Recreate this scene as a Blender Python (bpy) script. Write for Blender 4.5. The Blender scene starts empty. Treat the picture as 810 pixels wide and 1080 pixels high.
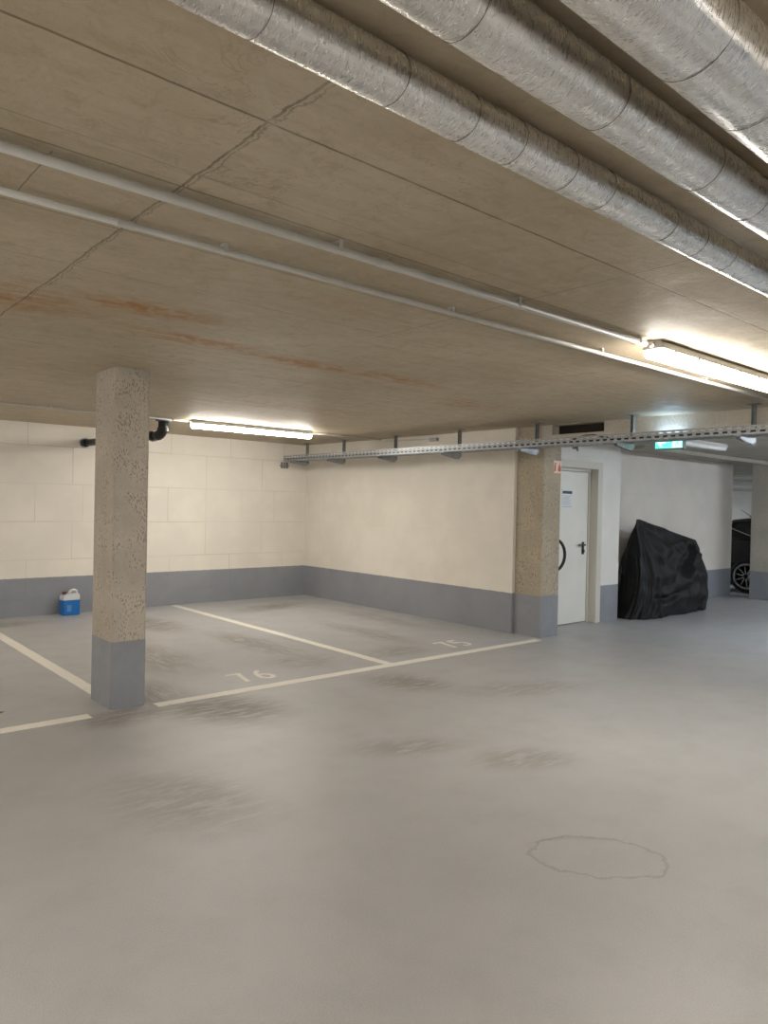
import bpy, bmesh, math, random
from mathutils import Vector, Matrix
random.seed(7)
PI = math.pi
S = bpy.context.scene
COL = S.collection
H = 1.55           # eye height
ZC = 2.52          # ceiling height
XW, YB = 7.03, 10.15   # right wall plane, back wall plane

# ------------------------------------------------------------------ helpers
def link(name, bm, mat=None, parent=None, loc=(0, 0, 0), rotz=0, smooth=False, recalc=True):
    if recalc: bmesh.ops.recalc_face_normals(bm, faces=bm.faces)
    me = bpy.data.meshes.new(name)
    bm.to_mesh(me); bm.free()
    if smooth:
        for p in me.polygons: p.use_smooth = True
    o = bpy.data.objects.new(name, me)
    if mat:
        for m in (mat if isinstance(mat, (list, tuple)) else [mat]): me.materials.append(m)
    o.location = loc; o.rotation_euler = (0, 0, rotz)
    COL.objects.link(o)
    if parent: o.parent = parent
    return o
def tag(o, label=None, cat=None, group=None, kind=None):
    if label: o['label'] = label
    if cat: o['category'] = cat
    if group: o['group'] = group
    if kind: o['kind'] = kind
    return o
def thing(name, label, cat, loc=(0, 0, 0), rotz=0, group=None):
    o = bpy.data.objects.new(name, None); COL.objects.link(o)
    o.location = loc; o.rotation_euler = (0, 0, rotz); o.empty_display_size = .1
    return tag(o, label, cat, group)
def struct(name, bm, mat, parent=None, **k):
    o = link(name, bm, mat, parent, **k)
    if not parent: o['kind'] = 'structure'
    return o
def dup(root, loc, label=None, rotz=None):
    r = root.copy(); COL.objects.link(r); r.location = loc
    if rotz is not None: r.rotation_euler = (0, 0, rotz)
    if label: r['label'] = label
    for ch in list(root.children):
        c = ch.copy(); COL.objects.link(c); c.parent = r
        for g in list(ch.children):
            d = g.copy(); COL.objects.link(d); d.parent = c
    return r
def BM(): return bmesh.new()
def box(bm, x0, x1, y0, y1, z0, z1, bev=0, mi=0):
    vs = [bm.verts.new((x, y, z)) for z in (z0, z1) for y in (y0, y1) for x in (x0, x1)]
    fs = [(0, 2, 3, 1), (4, 5, 7, 6), (0, 1, 5, 4), (2, 6, 7, 3), (0, 4, 6, 2), (1, 3, 7, 5)]
    F = [bm.faces.new([vs[i] for i in f]) for f in fs]
    for f in F: f.material_index = mi
    if bev:
        es = list({e for f in F for e in f.edges})
        r = bmesh.ops.bevel(bm, geom=es, offset=bev, segments=2, affect='EDGES', profile=.6)
        for f in r['faces']: f.material_index = mi
    return bm
def boxb(*a, **k): return box(BM(), *a, **k)
def prism(bm, pts, axis, a0, a1, bev=0):
    """extrude a 2D polygon along an axis. pts are the two other coords in x,y,z order"""
    def mk(p, a):
        if axis == 'x': return (a, p[0], p[1])
        if axis == 'y': return (p[0], a, p[1])
        return (p[0], p[1], a)
    A = [bm.verts.new(mk(p, a0)) for p in pts]; B = [bm.verts.new(mk(p, a1)) for p in pts]
    n = len(pts); F = [bm.faces.new(A), bm.faces.new(B[::-1])]
    for i in range(n): F.append(bm.faces.new((A[i], A[(i + 1) % n], B[(i + 1) % n], B[i])))
    if bev:
        bmesh.ops.bevel(bm, geom=list({e for f in F for e in f.edges}), offset=bev, segments=2, affect='EDGES')
    return bm
def tube(bm, path, r, n=12, cap=True, flat=1.0):
    P = [Vector(p) for p in path]; rings = []
    rr = r if isinstance(r, (list, tuple)) else [r] * len(P)
    up = None
    for i, p in enumerate(P):
        t = ((P[min(i + 1, len(P) - 1)] - P[max(i - 1, 0)])).normalized()
        if up is None:
            up = Vector((0, 0, 1)) if abs(t.z) < .9 else Vector((0, 1, 0))
        s = t.cross(up).normalized(); u = s.cross(t).normalized(); up = u
        rings.append([bm.verts.new(p + (s * math.cos(2 * PI * k / n) + u * math.sin(2 * PI * k / n) * flat) * rr[i]) for k in range(n)])
    for a, b in zip(rings, rings[1:]):
        for k in range(n): bm.faces.new((a[k], a[(k + 1) % n], b[(k + 1) % n], b[k]))
    if cap:
        bm.faces.new(rings[0][::-1]); bm.faces.new(rings[-1])
    return bm
def lathe(bm, prof, c=(0, 0, 0), axis='z', n=32):
    rings = []
    for r, z in prof:
        ring = []
        for k in range(n):
            a = 2 * PI * k / n; u, v = r * math.cos(a), r * math.sin(a)
            p = (u, v, z) if axis == 'z' else ((z, u, v) if axis == 'x' else (u, z, v))
            ring.append(bm.verts.new((p[0] + c[0], p[1] + c[1], p[2] + c[2])))
        rings.append(ring)
    for a, b in zip(rings, rings[1:]):
        for k in range(n): bm.faces.new((a[k], a[(k + 1) % n], b[(k + 1) % n], b[k]))
    bm.faces.new(rings[0][::-1]); bm.faces.new(rings[-1])
    return bm
def arc(c, r, a0, a1, n, f):
    return [f(c, r * math.cos(math.radians(a0 + (a1 - a0) * i / n)), r * math.sin(math.radians(a0 + (a1 - a0) * i / n))) for i in range(n + 1)]

# ------------------------------------------------------------------ node material kit
class M:
    def __init__(s, name, rough=.6, metal=0, color=(.5, .5, .5), spec=.5):
        s.m = bpy.data.materials.new(name); s.m.use_nodes = True
        s.nt = s.m.node_tree; s.b = s.nt.nodes['Principled BSDF']
        s.set('Base Color', (*color, 1)); s.set('Roughness', rough); s.set('Metallic', metal); s.set('Specular IOR Level', spec)
        s._pos = None
    def set(s, k, v):
        i = s.b.inputs[k]
        if hasattr(v, 'is_output'): s.nt.links.new(v, i)
        else: i.default_value = v
    def n(s, t, **k):
        nd = s.nt.nodes.new(t)
        for a, b in k.items(): setattr(nd, a, b)
        return nd
    def inp(s, nd, i, v):
        if v is None: return
        if hasattr(v, 'is_output'): s.nt.links.new(v, nd.inputs[i])
        else: nd.inputs[i].default_value = v
    def pos(s):
        if not s._pos: s._pos = s.n('ShaderNodeNewGeometry').outputs['Position']
        return s._pos
    def obj(s): return s.n('ShaderNodeTexCoord').outputs['Object']
    def xyz(s, v=None):
        nd = s.n('ShaderNodeSeparateXYZ'); s.inp(nd, 0, v or s.pos()); return nd.outputs
    def math(s, op, a, b=None, c=None, clamp=False):
        nd = s.n('ShaderNodeMath', operation=op, use_clamp=clamp)
        for i, v in enumerate((a, b, c)): s.inp(nd, i, v)
        return nd.outputs[0]
    def map(s, v=None, loc=(0, 0, 0), rot=0, scale=(1, 1, 1), typ='POINT'):
        nd = s.n('ShaderNodeMapping', vector_type=typ); s.inp(nd, 0, v or s.pos())
        nd.inputs['Location'].default_value = loc; nd.inputs['Rotation'].default_value = (0, 0, rot); nd.inputs['Scale'].default_value = scale
        return nd.outputs[0]
    def noise(s, v=None, scale=5, detail=4, rough=.55, dist=0):
        nd = s.n('ShaderNodeTexNoise'); s.inp(nd, 'Vector', v or s.pos())
        nd.inputs['Scale'].default_value = scale; nd.inputs['Detail'].default_value = detail
        nd.inputs['Roughness'].default_value = rough; nd.inputs['Distortion'].default_value = dist
        return nd.outputs[0]
    def vor(s, v=None, scale=5, feature='F1'):
        nd = s.n('ShaderNodeTexVoronoi', feature=feature); s.inp(nd, 'Vector', v or s.pos()); nd.inputs['Scale'].default_value = scale
        return nd.outputs[0]
    def ramp(s, v, a, b, c=0., d=1.):
        nd = s.n('ShaderNodeMapRange', interpolation_type='SMOOTHSTEP'); s.inp(nd, 0, v)
        for i, k in enumerate((a, b, c, d)): nd.inputs[i + 1].default_value = k
        return nd.outputs[0]
    def mix(s, f, a, b):
        nd = s.n('ShaderNodeMix', data_type='RGBA'); s.inp(nd, 0, f)
        for i, v in ((6, a), (7, b)):
            if isinstance(v, tuple) and len(v) == 3: v = (*v, 1)
            s.inp(nd, i, v)
        return nd.outputs[2]
    def bump(s, h, strength=.3, dist=.01, prev=None):
        nd = s.n('ShaderNodeBump'); s.inp(nd, 'Height', h); nd.inputs['Strength'].default_value = strength; nd.inputs['Distance'].default_value = dist
        if prev: s.nt.links.new(prev, nd.inputs['Normal'])
        return nd.outputs[0]
    def ellipse(s, cx, cy, rx, ry, rot=0, soft=.6, src=None):
        """1 in the middle of an ellipse in world x,y, fading to 0 at its edge"""
        v = s.map(src or s.pos(), loc=(cx, cy, 0), rot=rot, scale=(rx, ry, 1e6), typ='TEXTURE')
        ln = s.n('ShaderNodeVectorMath', operation='LENGTH'); s.nt.links.new(v, ln.inputs[0])
        return s.ramp(ln.outputs['Value'], 1.0, 1 - soft)

def simple(name, color, rough=.5, metal=0, spec=.5, nscale=0, namp=.1, bump=0):
    m = M(name, rough, metal, color, spec)
    if nscale:
        v = m.obj(); f = m.noise(v, nscale, 4)
        m.set('Base Color', m.mix(m.ramp(f, .3, .7), tuple(c * (1 - namp) for c in color), tuple(min(1, c * (1 + namp)) for c in color)))
        if bump: m.set('Normal', m.bump(f, bump, .002))
    return m.m

PAINT = (.262, .275, .305)      # blue-grey plinth paint
CREAM = (.78, .74, .67)
# ---- floor
def mat_floor():
    m = M('grey_coated_floor', .5, spec=.5)
    big = m.noise(scale=.55, detail=3); mid = m.noise(scale=3.2, detail=5, rough=.65); fine = m.noise(scale=150, detail=2)
    streak = m.noise(m.map(rot=.35, scale=(1.2, 5, 1)), scale=3.4, detail=9, rough=.76)
    streak2 = m.noise(m.map(rot=-.15, scale=(6, 1.1, 1)), scale=2.6, detail=9, rough=.76)
    base = m.mix(m.ramp(big, .3, .7), (.375, .378, .384), (.420, .422, .428))
    base = m.mix(m.math('MULTIPLY', m.ramp(mid, .42, .72), .30), base, (.31, .305, .30))
    # stains and tyre dirt, each with its own place
    st = [(4.15, 6.85, .34, 1.35, .05, streak2, .55), (4.05, 5.9, .5, .5, 0, streak, .45), (2.65, 4.9, .55, .75, .4, streak, .75),
          (2.35, 5.6, .5, .8, .1, streak2, .5), (4.33, 4.65, .42, .6, .3, streak, .55), (3.75, 8.7, .45, 1.0, .1, streak, .8),
          (2.95, 6.9, .5, 1.3, 0, streak2, .45), (3.6, 2.8, .5, .28, -.5, streak, .38), (3.2, 3.4, .5, .25, -.5, streak, .4),
          (5.8, 9.2, .9, .4, .2, streak, .6), (5.6, 6.7, .3, 1.4, 0, streak2, .4), (6.45, 7.4, .3, 1.4, 0, streak2, .35), (1.7, 3.5, .5, .7, .3, streak, .35),
          (1.3, 7.9, .5, 1.2, .1, streak, .45), (2.0, 5.1, .6, .3, 0, streak, .5), (5.0, 3.9, .9, .35, -.4, streak, .3), (2.2, 9.6, .8, .3, 0, streak, .45), (5.2, 5.7, .5, .4, .3, streak, .4)]
    tot = None
    for cx, cy, rx, ry, rt, nz, amt in st:
        e = m.ellipse(cx, cy, rx, ry, rt, .8)
        q = m.math('MULTIPLY', m.math('MULTIPLY', e, m.ramp(nz, .34, .56)), min(1, amt * 1.55))
        tot = q if tot is None else m.math('MAXIMUM', tot, q)
    base = m.mix(m.math('MULTIPLY', tot, .8), base, (.185, .152, .118))
    # small dark scuffs
    sc = m.noise(m.map(rot=.5, scale=(2, 22, 1)), scale=2.6, detail=8, rough=.75)
    base = m.mix(m.math('MULTIPLY', m.math('MULTIPLY', m.ramp(sc, .66, .74), m.ramp(big, .42, .6)), .35), base, (.17, .16, .145))
    # round repair patch in the lane
    v = m.map(loc=(2.86, 1.80, 0), rot=-.9, scale=(.30, .19, 1e6), typ='TEXTURE')
    ln = m.n('ShaderNodeVectorMath', operation='LENGTH'); m.nt.links.new(v, ln.inputs[0])
    d = m.math('ADD', ln.outputs['Value'], m.math('MULTIPLY', m.math('SUBTRACT', m.noise(scale=9, detail=4), .5), .5))
    ring = m.ramp(m.math('ABSOLUTE', m.math('SUBTRACT', d, 1.0)), .06, .0)
    base = m.mix(m.math('MULTIPLY', ring, .55), base, (.2, .19, .175))
    peb = m.ramp(m.vor(m.map(loc=(3.37, 1.71, 0)), scale=1.15), .012, .008)
    base = m.mix(m.math('MULTIPLY', peb, .75), base, (.08, .07, .055))
    grain = m.ramp(fine, .35, .68)
    base = m.mix(m.math('MULTIPLY', grain, .24), base, (.53, .53, .525))
    m.set('Base Color', base)
    r = m.math('ADD', m.math('MULTIPLY', mid, .22), .27)
    r = m.math('ADD', r, m.math('MULTIPLY', tot, .25))
    m.set('Roughness', r)
    b = m.bump(fine, .55, .003)
    b = m.bump(m.ramp(d, 1.05, .9), .5, .004, b)
    b = m.bump(mid, .25, .006, b)
    m.set('Normal', b)
    return m.m
# ---- ceiling
def mat_ceiling():
    m = M('board_marked_concrete_ceiling', .62, spec=.32)
    big = m.noise(scale=.7, detail=4); mid = m.noise(scale=4, detail=6, rough=.65)
    gr = m.noise(m.map(rot=.03, scale=(1.1, 9, 1)), scale=1.8, detail=8, rough=.7, dist=.4)
    fine = m.noise(scale=60, detail=4)
    c = m.mix(m.ramp(big, .3, .7), (.455, .380, .268), (.55, .470, .350))
    c = m.mix(m.math('MULTIPLY', m.ramp(gr, .35, .7), .38), c, (.36, .285, .185))
    c = m.mix(m.math('MULTIPLY', m.ramp(mid, .55, .8), .35), c, (.62, .54, .42))
    blot = m.noise(scale=11, detail=7, rough=.72, dist=.6)
    c = m.mix(m.math('MULTIPLY', m.ramp(blot, .50, .64), .45), c, (.36, .29, .19))
    c = m.mix(m.math('MULTIPLY', m.ramp(blot, .46, .36), .22), c, (.62, .56, .46))
    vein = m.math('ABSOLUTE', m.math('SUBTRACT', m.noise(m.map(rot=.05, scale=(1, 1.7, 1)), scale=2.1, detail=5, rough=.6, dist=.8), .5))
    c = m.mix(m.math('MULTIPLY', m.ramp(vein, .006, .0), m.math('MULTIPLY', m.ramp(big, .46, .6), .38)), c, (.22, .16, .10))
    c = m.mix(m.math('MULTIPLY', m.ramp(fine, .6, .75), .22), c, (.25, .2, .14))
    tot = None
    for cx, cy, rx, ry, rt, a in [(.75, 3.9, .75, .42, .0, .9), (1.5, 3.62, .6, .2, -.05, .85), (2.0, 4.1, .7, .2, .0, .75), (2.9, 4.2, .8, .2, .05, .8), (3.7, 4.2, .9, .22, .05, .6), (5.1, 4.7, .7, .35, 0, .5), (2.2, 2.85, .5, .12, 0, .25), (4.3, 6.2, 1.2, .3, 0, .35)]:
        e = m.math('MULTIPLY', m.math('MULTIPLY', m.ellipse(cx, cy, rx, ry, rt, .9), m.math('MULTIPLY', m.ramp(gr, .30, .56), m.ramp(blot, .38, .58, .35, 1))), min(1, a * 1.25))
        tot = e if tot is None else m.math('MAXIMUM', tot, e)
    c = m.mix(m.math('MULTIPLY', tot, 1.0), c, (.40, .175, .04))
    # board joints: thin dirty ridges
    X, Y, Z = m.xyz()
    wob = m.math('MULTIPLY', m.math('SUBTRACT', m.noise(scale=5, detail=9, rough=.75), .5), .05)
    jt = None
    def line(co, at, w, lo=None, hi=None, other=None, amp=1.0, rough=.25):
        nonlocal jt
        d = m.math('ABSOLUTE', m.math('ADD', m.math('SUBTRACT', co, at), m.math('MULTIPLY', wob, rough)))
        v = m.math('MULTIPLY', m.ramp(d, w, w * .35), amp)
        if lo is not None:
            v = m.math('MULTIPLY', v, m.math('MULTIPLY', m.math('GREATER_THAN', other, lo), m.math('LESS_THAN', other, hi)))
        jt = v if jt is None else m.math('MAXIMUM', jt, v)
    line(Y, 1.62, .006, amp=.75); line(Y, 3.16, .005, -9, 3.4, X, .5); line(Y, 2.13, .006, amp=.65); line(Y, 2.62, .005, -9, 6, X, .6)
    line(X, .985, .006, 1.3, 4.6, Y, .7, 1.1); line(X, 1.000, .004, 1.3, 3.9, Y, .5, 2.2); line(Y, 2.02, .004, 0, 3.5, X, .35); line(X, .62, .004, 2.17, 2.6, Y, .6); line(X, 2.72, .005, 1.2, 3.3, Y, .6)
    line(X, 4.5, .005, .4, 6.4, Y, .6); line(Y, 4.9, .006, 0, 9, X, .6); line(Y, 6.45, .007, -9, 9, X, .6); line(X, 6.1, .005, 3, 6.4, Y, .4)
    line(Y, .1, .006, amp=.6); line(X, -1.5, .006, amp=.6); line(X, 3.4, .005, 3.1, 9, Y, .4); line(Y, 7.6, .006, -9, 9, X, .5)
    c = m.mix(m.math('MULTIPLY', jt, m.ramp(mid, .25, .6, .45, 1)), c, (.13, .095, .055))
    # pale scraped arcs
    v = m.map(loc=(1.35, 1.35, 0), rot=.5, scale=(.62, .42, 1e6), typ='TEXTURE')
    ln = m.n('ShaderNodeVectorMath', operation='LENGTH'); m.nt.links.new(v, ln.inputs[0])
    d = m.math('ADD', ln.outputs['Value'], m.math('MULTIPLY', m.math('SUBTRACT', mid, .5), .25))
    a = m.math('MULTIPLY', m.ramp(m.math('ABSOLUTE', m.math('SUBTRACT', d, 1)), .045, 0), m.ramp(m.noise(scale=2.7, detail=3), .42, .6))
    c = m.mix(m.math('MULTIPLY', a, .5), c, (.55, .49, .39))
    m.set('Base Color', c)
    m.set('Roughness', m.ramp(mid, .3, .7, .5, .7))
    b = m.bump(gr, .35, .008); b = m.bump(fine, .35, .004, b); b = m.bump(blot, .25, .005, b); b = m.bump(mid, .3, .006, b); b = m.bump(jt, .5, -.006, b)
    m.set('Normal', b)
    return m.m
# ---- painted masonry
def mat_wall(name, axis, bw=1.02, bh=.5, off=(0, 0), joint=.75, color=CREAM):
    m = M(name, .75, spec=.3)
    X, Y, Z = m.xyz()
    cb = m.n('ShaderNodeCombineXYZ')
    m.nt.links.new(m.math('ADD', X if axis == 'x' else Y, off[0]), cb.inputs[0]); m.nt.links.new(m.math('ADD', Z, off[1]), cb.inputs[1])
    br = m.n('ShaderNodeTexBrick'); m.nt.links.new(cb.outputs[0], br.inputs['Vector'])
    br.inputs['Scale'].default_value = 1; br.inputs['Brick Width'].default_value = bw; br.inputs['Row Height'].default_value = bh
    br.inputs['Mortar Size'].default_value = .0075; br.inputs['Mortar Smooth'].default_value = .4; br.offset = .42; br.offset_frequency = 2
    br.squash = .62; br.squash_frequency = 3
    br.inputs['Color1'].default_value = (0, 0, 0, 1); br.inputs['Color2'].default_value = (0, 0, 0, 1); br.inputs['Mortar'].default_value = (1, 1, 1, 1)
    jf = br.outputs['Fac']
    nz = m.noise(scale=2.2, detail=4); patch = m.ramp(m.noise(scale=1.1, detail=2), .38, .58)
    jf = m.math('MULTIPLY', m.math('MULTIPLY', jf, m.math('ADD', m.math('MULTIPLY', patch, .65), .35)), joint)
    dk = tuple(v * .93 for v in color)
    c = m.mix(m.ramp(nz, .35, .7), dk, color)
    c = m.mix(m.math('MULTIPLY', jf, .62), c, (.50, .44, .36))
    st = m.noise(m.map(scale=(5, 5, .4)), scale=1.4, detail=6, rough=.7)
    c = m.mix(m.math('MULTIPLY', m.ramp(st, .62, .75), .10), c, (.5, .42, .33))
    pc = m.mix(m.ramp(nz, .3, .7), tuple(v * .93 for v in PAINT), tuple(v * 1.06 for v in PAINT))
    sp = m.noise(m.map(scale=(2, 2, 5)), scale=3, detail=7, rough=.75)
    pc = m.mix(m.math('MULTIPLY', m.ramp(sp, .64, .78), m.math('MULTIPLY', m.ramp(Z, .3, .0), .5)), pc, (.36, .33, .29))
    edge = m.math('ADD', .497, m.math('MULTIPLY', m.math('SUBTRACT', m.noise(scale=14, detail=2), .5), .012))
    f = m.math('LESS_THAN', Z, edge)
    m.set('Base Color', m.mix(f, c, pc))
    m.set('Roughness', m.mix(f, (.78,) * 3, (.5,) * 3))
    b = m.bump(jf, .6, -.004); b = m.bump(m.noise(scale=35, detail=3), .12, .003, b)
    m.set('Normal', b)
    return m.m
def mat_concrete(name, col=(.455, .41, .35), pits=1.0, pit_scale=34):
    m = M(name, .8, spec=.3)
    v = m.pos(); vert = m.map(scale=(1, 1, .38))
    nz = m.noise(scale=3.5, detail=6, rough=.65); st = m.noise(m.map(scale=(9, 9, .6)), scale=2, detail=4)
    c = m.mix(m.ramp(nz, .3, .7), tuple(x * .88 for x in col), tuple(x * 1.1 for x in col))
    c = m.mix(m.math('MULTIPLY', m.ramp(st, .5, .8), .3), c, tuple(x * 1.22 for x in col))
    d = m.vor(m.map(scale=(1, 1, .42)), scale=pit_scale * 2.6)
    thr = m.math('MULTIPLY', m.ramp(m.noise(scale=7, detail=3), .30, .62), .40)
    p1 = m.math('MULTIPLY', m.math('LESS_THAN', d, thr), pits)
    d2 = m.noise(m.map(rot=0, scale=(1, 1, .3)), scale=95, detail=3, rough=.7)
    p2 = m.math('MULTIPLY', m.ramp(d2, .60, .67), .7 * pits)
    p = m.math('MAXIMUM', p1, p2)
    c = m.mix(m.math('MULTIPLY', p, .62), c, (.16, .12, .085))
    m.set('Base Color', c)
    b = m.bump(p, .6, -.006); b = m.bump(nz, .25, .004, b); m.set('Normal', b)
    return m.m
def mat_painted():
    m = M('blue_grey_plinth_paint', .48, spec=.45)
    nz = m.noise(scale=5, detail=6, rough=.7)
    c = m.mix(m.ramp(nz, .3, .7), tuple(v * .92 for v in PAINT), tuple(v * 1.06 for v in PAINT))
    Z = m.xyz()[2]
    sp = m.noise(scale=26, detail=5, rough=.7)
    c = m.mix(m.math('MULTIPLY', m.ramp(sp, .66, .72), .45), c, (.12, .11, .10))
    m.set('Base Color', c); m.set('Normal', m.bump(sp, .2, .003)); return m.m
def mat_foil():
    m = M('crinkled_aluminium_foil', .3, 1.0, (.80, .79, .77))
    v = m.obj()
    w2 = m.noise(m.map(v, scale=(.18, 2.6, 2.6)), scale=9, detail=3, dist=.3)
    w1 = m.noise(m.map(v, rot=.7, scale=(2.6, .7, .7)), scale=75, detail=3, rough=.5, dist=.4)
    w3 = m.noise(v, scale=120, detail=3)
    zone = m.ramp(m.noise(v, scale=3.3, detail=3), .42, .60, .12, 1)
    b = m.bump(w2, .34, .012)
    b = m.bump(m.math('MULTIPLY', w1, zone), .26, .002, b)
    b = m.bump(w3, .12, .001, b)
    m.set('Normal', b); m.set('Roughness', m.ramp(w1, .3, .7, .24, .36))
    m.set('Base Color', m.mix(m.ramp(w2, .3, .7), (.74, .73, .71), (.90, .89, .88)))
    return m.m
def mat_line():
    m = M('worn_white_line_paint', .55, spec=.4)
    n1 = m.noise(scale=7, detail=6, rough=.7); n2 = m.noise(scale=90, detail=3)
    f = m.math('MAXIMUM', m.ramp(n1, .56, .72, 0, .45), m.ramp(n2, .60, .72, 0, .35))
    m.set('Base Color', m.mix(f, (.80, .77, .70), (.50, .48, .44))); return m.m
def mat_emit(name, col, s):
    m = M(name, .4, color=(.8, .8, .8)); m.set('Emission Color', (*col, 1)); m.set('Emission Strength', s); return m.m
def mat_cover():
    m = M('black_nylon_cover_fabric', .58, color=(.0038, .0038, .0042), spec=.36)
    v = m.obj()
    n1 = m.noise(m.map(v, scale=(1.2, 1.2, .5)), scale=7, detail=5, dist=1.0); n2 = m.noise(m.map(v, rot=.6, scale=(2, 1, .7)), scale=14, detail=3, dist=1.5)
    b = m.bump(n1, .55, .03); b = m.bump(n2, .4, .012, b); m.set('Normal', b)
    return m.m

FLOOR, CEIL = mat_floor(), mat_ceiling()
WB = mat_wall('painted_block_wall', 'x', .98, .5, (.28, .27))
WR = mat_wall('painted_plain_wall', 'y', 1.25, .5, (.3, .27), joint=.13)
WD = mat_wall('painted_wall_beside_door', 'x', 1.0, .5, (0, .25), joint=.12, color=(.78, .76, .72))
WG = mat_wall('painted_wall_of_far_bay', 'x', 1.2, .6, (0, .0), joint=.15, color=(.77, .715, .655))
CONC = mat_concrete('pitted_concrete'); CONC2 = mat_concrete('coarse_pitted_concrete', (.43, .375, .29), 1.0, 26)
BEAM = mat_concrete('smooth_beam_concrete', (.54, .50, .435), .35)
LOWC = mat_concrete('far_ceiling_concrete', (.44, .41, .35), .25)
PNT, FOIL, LINE = mat_painted(), mat_foil(), mat_line()
GALV = simple('galvanised_steel', (.31, .33, .35), .42, .35, nscale=40, namp=.18)
GALVD = simple('dull_zinc_steel', (.27, .28, .28), .5, .4, nscale=40, namp=.15)
PVC = simple('light_grey_plastic_conduit', (.56, .555, .53), .42, 0, nscale=8, namp=.05)
HOUS = simple('grey_lamp_housing_plastic', (.50, .49, .46), .45)
DIFF = mat_emit('lit_warm_white_diffuser', (1.0, .94, .85), 24)
DIFFC = mat_emit('lit_cool_white_diffuser', (.82, .91, 1.0), 36)
BLK = simple('black_plastic', (.012, .012, .012), .4)
RUB = simple('black_rubber', (.018, .018, .018), .7)
DOORP = simple('off_white_steel_door_paint', (.76, .755, .71), .42, nscale=2, namp=.03)
FRAMEP = simple('beige_steel_frame_paint', (.62, .595, .53), .45)
WHITE = simple('white_plastic', (.78, .78, .76), .4)
COVER = mat_cover()

# ------------------------------------------------------------------ camera
cam = bpy.data.cameras.new('camera'); co = bpy.data.objects.new('camera', cam); COL.objects.link(co)
cam.sensor_fit = 'VERTICAL'; cam.sensor_height = 36; cam.sensor_width = 27; cam.lens = 767.014 / 1080 * 36
yaw, pit, rol = .71311, -.01018, -.02115
f = Vector((math.sin(yaw) * math.cos(pit), math.cos(yaw) * math.cos(pit), math.sin(pit)))
r = Vector((math.cos(yaw), -math.sin(yaw), 0)); d = f.cross(r)
r2 = math.cos(rol) * r + math.sin(rol) * d; d2 = -math.sin(rol) * r + math.cos(rol) * d
mw = Matrix((r2, -d2, -f)).transposed().to_4x4(); mw.translation = (0, 0, H)
co.matrix_world = mw; S.camera = co
cam.clip_start = .02

# ------------------------------------------------------------------ shell
X0, X1, Y0 = -6.0, 20.0, -7.0
struct('floor', boxb(X0, X1, Y0, 13.0, -.2, 0), FLOOR)
struct('ceiling', boxb(X0, XW, Y0, YB, ZC, ZC + .25), CEIL)
bm = BM(); box(bm, XW + .30, X1, Y0, 13.0, 2.45, 2.77)
struct('ceiling', bm, LOWC)
struct('trim_3', boxb(9.3, 13.85, 5.28, 5.42, 2.395, 2.45), LOWC)
struct('wall_back', boxb(X0, XW + .3, YB, YB + .3, 0, ZC), WB)
struct('wall_right', boxb(XW, XW + .3, 5.70, YB, 0, ZC), WR)
struct('wall_left', boxb(X0 - .3, X0, Y0, 13.0, 0, ZC + .2), WR)
struct('wall_front', boxb(X0, X1, Y0 - .3, Y0, 0, ZC + .2), WB)
struct('wall_far', boxb(18.2, 18.5, Y0, 13.0, 0, 2.6), mat_wall('painted_wall_of_far_side', 'y', 1.2, .5, (0, 0), .2, (.76, .74, .70)))
struct('wall_passage', boxb(13.87, 18.2, 12.7, 13.0, 0, 2.45), WG)
# beam between the bay and the lane beyond, with the dark slot above the door
bm = BM()
box(bm, XW, XW + .30, Y0, 4.47, 2.30, ZC + .2); box(bm, XW, XW + .30, 5.16, 5.30, 2.30, ZC + .2)
box(bm, XW, XW + .30, 4.47, 5.16, 2.30, 2.405); box(bm, XW + .22, XW + .30, 4.47, 5.16, 2.405, 2.515); box(bm, XW, XW + .3, 4.47, 5.16, 2.515, ZC + .2)
struct('trim_1', bm, BEAM)
struct('trim_2', boxb(XW + .14, XW + .22, 4.47, 5.16, 2.405, 2.515), simple('slot_shade_black', (.03, .022, .015), .9))  # near-black block whose colour stands in for shade inside the open slot
# door wall with opening, returning to the wall of the scooter bay
DX0, DX1, DH = 7.60, 8.71, 2.13
bm = BM()
box(bm, XW + .30, DX0, 5.6, 6.05, 0, 2.45); box(bm, DX0, DX1, 5.6, 6.05, DH, 2.45); box(bm, DX1, 9.25, 5.6, 6.05, 0, 2.45)
struct('wall_door', bm, WD)
struct('wall_bay', boxb(9.25, 13.87, 6.05, 6.35, 0, 2.45), WG)
struct('wall_bay_side', boxb(13.60, 13.87, 6.35, 12.7, 0, 2.45), WG)

# door_1
dr = bpy.data.objects.new('door_1', None); COL.objects.link(dr); dr.location = (8.05, 5.72, 0); dr['kind'] = 'structure'
def L(bm, o=(8.05, 5.72, 0)):
    bmesh.ops.translate(bm, verts=bm.verts, vec=-Vector(o)); return bm
bm = BM()   # frame: jambs with reveal plus flat architrave on the wall face
prism(bm, [(DX0 - .06, 0), (DX0 - .06, DH + .055), (DX1 + .075, DH + .055), (DX1 + .075, 0), (DX1 - .035, 0), (DX1 - .035, DH - .04), (DX0 + .035, DH - .04), (DX0 + .035, 0)], 'y', 5.585, 5.599)
box(bm, DX0 - .0, DX0 + .035, 5.599, 5.80, 0, DH); box(bm, DX1 - .035, DX1, 5.599, 5.80, 0, DH)
box(bm, DX0 + .035, DX1 - .035, 5.599, 5.80, DH - .04, DH)
box(bm, DX1 - .075, DX1 - .035, 5.70, 5.80, 0, DH - .04); box(bm, DX0 + .035, DX1 - .075, 5.70, 5.80, DH - .08, DH - .04)
link('door_frame', L(bm), FRAMEP, dr)
bm = box(BM(), DX0 + .04, DX1 - .076, 5.715, 5.775, .012, DH - .085, .004)
link('door_leaf', L(bm), DOORP, dr)
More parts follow.
